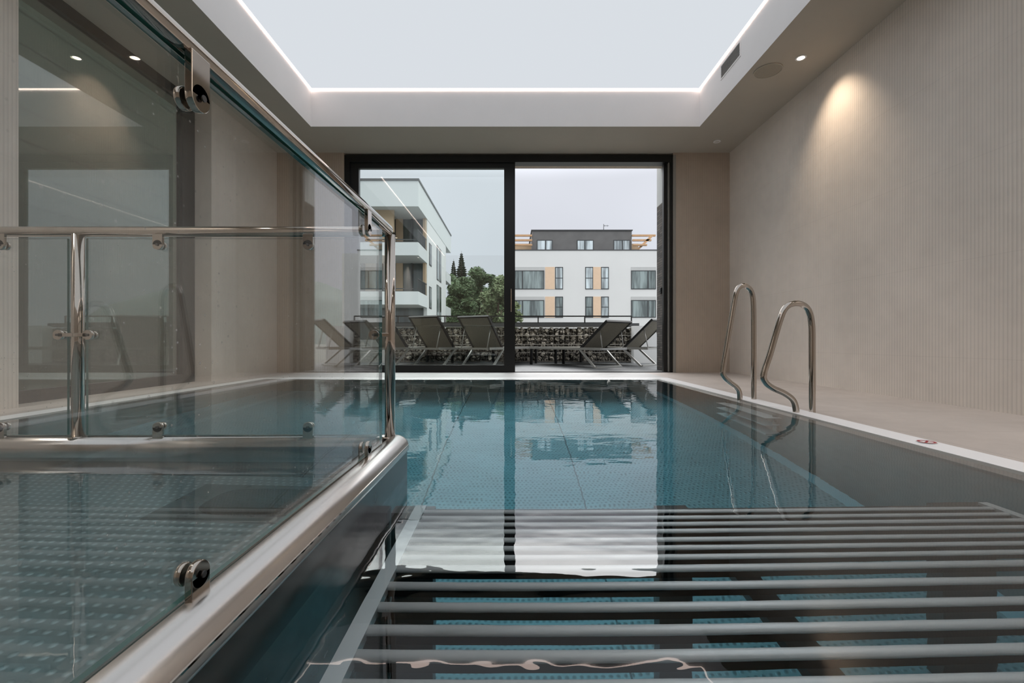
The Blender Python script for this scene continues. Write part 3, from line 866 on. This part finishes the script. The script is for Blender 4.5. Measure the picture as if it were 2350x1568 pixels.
# flank wall
for (zb, ztp) in ((p1b, zf), (p2b, p1b)):
    pass
m = MB(); m.box(XC - .25, XC - .02, YLg, YE, -2, zf)
wc(m, 'flank_wall', 'render2', b2)
wc(MB().box(XL2, XC - .25, YC + 2.9, YE, -2, zf), 'rear_wall', 'pane_d', b2)
wc(MB().box(XC - 3.3, XC - 2.3, YC + 1.0, YC + 2.95, p1b + .25, zf), 'ochre_panel', 'ochre', b2)
wc(MB().box(XC - .24, XC - .06, YLg - .3, YLg + .3, p2t, zf), 'corner_return', 'ochre', b2)
xx = (905 - 1175) / F * (YC + .9)
wc(MB().box(xx - 1.2, xx, YC + .75, YC + .95, z2(525), zf), 'ochre_panel', 'ochre', b2)
for (zb, ztp) in ((p1b + .25, zf), (p2b + .25, p1b)):
    for k, (xa, wd) in enumerate(((-7.6, .45), (-8.4, .4), (-9.6, .8), (-11.6, .8), (-13.4, .8))):
        wc(MB().box(xa, xa + wd, YC + 2.78, YC + 2.9, zb, ztp), 'curtain_panel', ('ochre', 'eaves')[k % 2], b2)
    for xa in (-6.6, -8.9, -10.6, -12.5):
        wc(MB().box(xa, xa + .09, YC + 2.75, YC + 2.9, zb, ztp), 'mullion', 'frame_dark', b2)
for (t, b) in ((p1t, p1b), (p2t, p2b)):
    m = MB(); m.box(XL2, XC - .05, YC + .05, YC + .09, t + .14, t + .20); m.box(XC - .09, XC - .05, YC + .09, YLg, t + .75, t + .81)
    m.box(XL2, XC - .05, YC + .05, YC + .09, t + .02, t + .05)
    k = XL2
    y = YC + .1
    while y < YLg: m.box(XC - .08, XC - .05, y, y + .03, t, t + .8); y += .16
    wc(m, 'balcony_railing', 'frame_dark', b2)
def ywin(y0, y1, za, zb, pm='pane_d'):
    m = MB(); m.box(XC - .03, XC + .0, y0, y1, za, zb); f = wc(m, 'window', 'frame_dark', b2)
    p = MB().box(XC - .02, XC + .01, y0 + .08, y1 - .08, za + .08, zb - .08).obj('pane', pm, f)
for dz in (0, p2t - p1t):
    ywin(30.6, 31.5, p1t - .75 + dz, p1t + .75 + dz)
    ywin(33.7, 34.6, p1b - 0.55 + dz, p1t + 1.25 + dz, 'pane_a'); ywin(34.9, 35.8, p1b - .55 + dz, p1t + 1.25 + dz)
wc(MB().box(XL2, XC - .3, YE, YE2 - 1.2, -2, zf), 'rear_block', 'pane_d', b2)

# ------------------------------------------------------------------ trees and hills
def broadleaf(x, y, z0, h, r, mat, label, n=5200, seed=1, name='broadleaf_tree', narrow=.8):
    rnd = random.Random(seed)
    T = empty(name, (x, y, z0), label, 'tree', 'trees between the two houses')
    m = MB(); m.tube([(0, 0, 0), (.05, 0, h * .3), (0, .1, h * .7)], .2, 8, rs=[.28, .2, .08])
    for k in range(5):
        a = k * 2.5; m.tube([(0, 0, h * .3), (math.cos(a) * r * .5, math.sin(a) * r * .5, h * .62)], .08, 6, rs=[.11, .04])
    m.obj('trunk', 'bark', T)
    m = MB(); lob = []
    for k in range(26):
        a = rnd.uniform(0, 2 * PI); zz = rnd.uniform(.18, .93); q = math.sqrt(max(0, 1 - ((zz - .5) / .52) ** 2)) * r * narrow
        lob.append((math.cos(a) * q * rnd.uniform(.3, .85), math.sin(a) * q * rnd.uniform(.3, .85), zz * h, rnd.uniform(.2, .34) * r))
    for k in range(n):
        lx, ly, lz, lr = rnd.choice(lob)
        d = Vector((rnd.gauss(0, 1), rnd.gauss(0, 1), rnd.gauss(0, 1))).normalized() * lr * rnd.uniform(.7, 1.08)
        c = Vector((lx, ly, lz)) + Vector((d.x, d.y, d.z * .8))
        s = rnd.uniform(.13, .26)
        u = Vector((rnd.gauss(0, 1), rnd.gauss(0, 1), rnd.gauss(0, .6))).normalized(); v = u.orthogonal().normalized()
        vs = [m.bm.verts.new(c + u * s), m.bm.verts.new(c + v * s * .6), m.bm.verts.new(c - u * s), m.bm.verts.new(c - v * s * .6)]
        m.bm.faces.new(vs)
    for lx, ly, lz, lr in lob:
        vv = bmesh.ops.create_icosphere(m.bm, subdivisions=2, radius=lr * .72)['verts']
        for q in vv: q.co = q.co * rnd.uniform(.85, 1.1) + Vector((lx, ly, lz))
    m.obj('crown', mat, T)
def spruce(x, y, z0, h, r, label, seed):
    rnd = random.Random(seed)
    T = empty('spruce_tree', (x, y, z0), label, 'tree', 'trees between the two houses')
    m = MB(); m.tube([(0, 0, 0), (0, 0, h)], .2, 8, rs=[.22, .02]); m.obj('trunk', 'bark', T)
    m = MB()
    k = 0
    while k < 46:
        z = h * (.12 + .87 * k / 46); rr = r * (1 - k / 47) + .06
        for j in range(11):
            a = j * 2 * PI / 11 + k * .7 + rnd.uniform(-.2, .2); L = rr * rnd.uniform(.75, 1.1)
            tip = Vector((math.cos(a) * L, math.sin(a) * L, z - L * .35)); b = Vector((0, 0, z + .05))
            side = Vector((-math.sin(a), math.cos(a), 0)) * (L * .22 + .04)
            mid = (tip + b) / 2
            vs = [m.bm.verts.new(b), m.bm.verts.new(mid + side), m.bm.verts.new(tip), m.bm.verts.new(mid - side)]
            m.bm.faces.new(vs)
            vs = [m.bm.verts.new(b), m.bm.verts.new(mid + Vector((0, 0, .1))), m.bm.verts.new(tip), m.bm.verts.new(mid - Vector((0, 0, .35)))]
            m.bm.faces.new(vs)
        k += 1
    m.obj('crown', 'conifer', T)
def at(px_, y): return (px_ - 1175) / F * y
def top(py_, y): return CAMZ + (782 - py_) / F * y
spruce(at(1059, 78), 78, -2, top(576, 78) + 2, 4.4, 'tall pointed spruce rising above the broadleaf trees', 2)
spruce(at(1041, 90), 90, -2, top(594, 90) + 2, 3.8, 'shorter spruce close to the white corner house', 3)
broadleaf(at(1104, 60), 60, -2, top(596, 60) + 2, 3.0, 'leaf', 'rounded broadleaf tree rising highest beside the spruce', seed=4)
broadleaf(at(1143, 39), 39, -2, top(630, 39) + 2, 2.3, 'leaf2', 'pale willow-like tree close to the door stile', seed=5)
broadleaf(at(1062, 52), 52, -2, top(636, 52) + 2, 3.2, 'leaf', 'dense broadleaf tree standing before the spruce', seed=6)
broadleaf(at(1098, 43), 43, -2, top(672, 43) + 2, 2.2, 'leaf', 'low dark bushy tree over the terrace railing', seed=7)
broadleaf(at(1020, 70), 70, -2, top(620, 70) + 2, 3.2, 'leaf', 'broadleaf tree half hidden by the white corner house', seed=8)
broadleaf(at(1138, 64), 64, -2, top(640, 64) + 2, 3.2, 'leaf', 'darker broadleaf tree behind the pale willow-like tree', seed=11)
broadleaf(at(1082, 66), 66, -2, top(628, 66) + 2, 3.6, 'leaf', 'broadleaf tree filling the gap between spruce and rounded tree', seed=12)
# hill ridge
m = MB(); n = 60; base = []; topv = []
for i in range(n + 1):
    t = i / n; x = -60 + 360 * t
    hgt = 16 + 34 * max(0, math.sin((t - .28) * 3.0)) + 3 * math.sin(t * 23) + 2 * math.sin(t * 51)
    row = [m.bm.verts.new((x, 300, -2.2)), m.bm.verts.new((x, 340, hgt * .6)), m.bm.verts.new((x, 400, hgt + 2)), m.bm.verts.new((x, 480, -2.2))]
    base.append(row)
for i in range(n):
    for k in range(3):
        f = m.bm.faces.new((base[i][k], base[i][k + 1], base[i + 1][k + 1], base[i + 1][k])); f.smooth = True
tag(m.obj('hill', 'hill'), kind='structure')
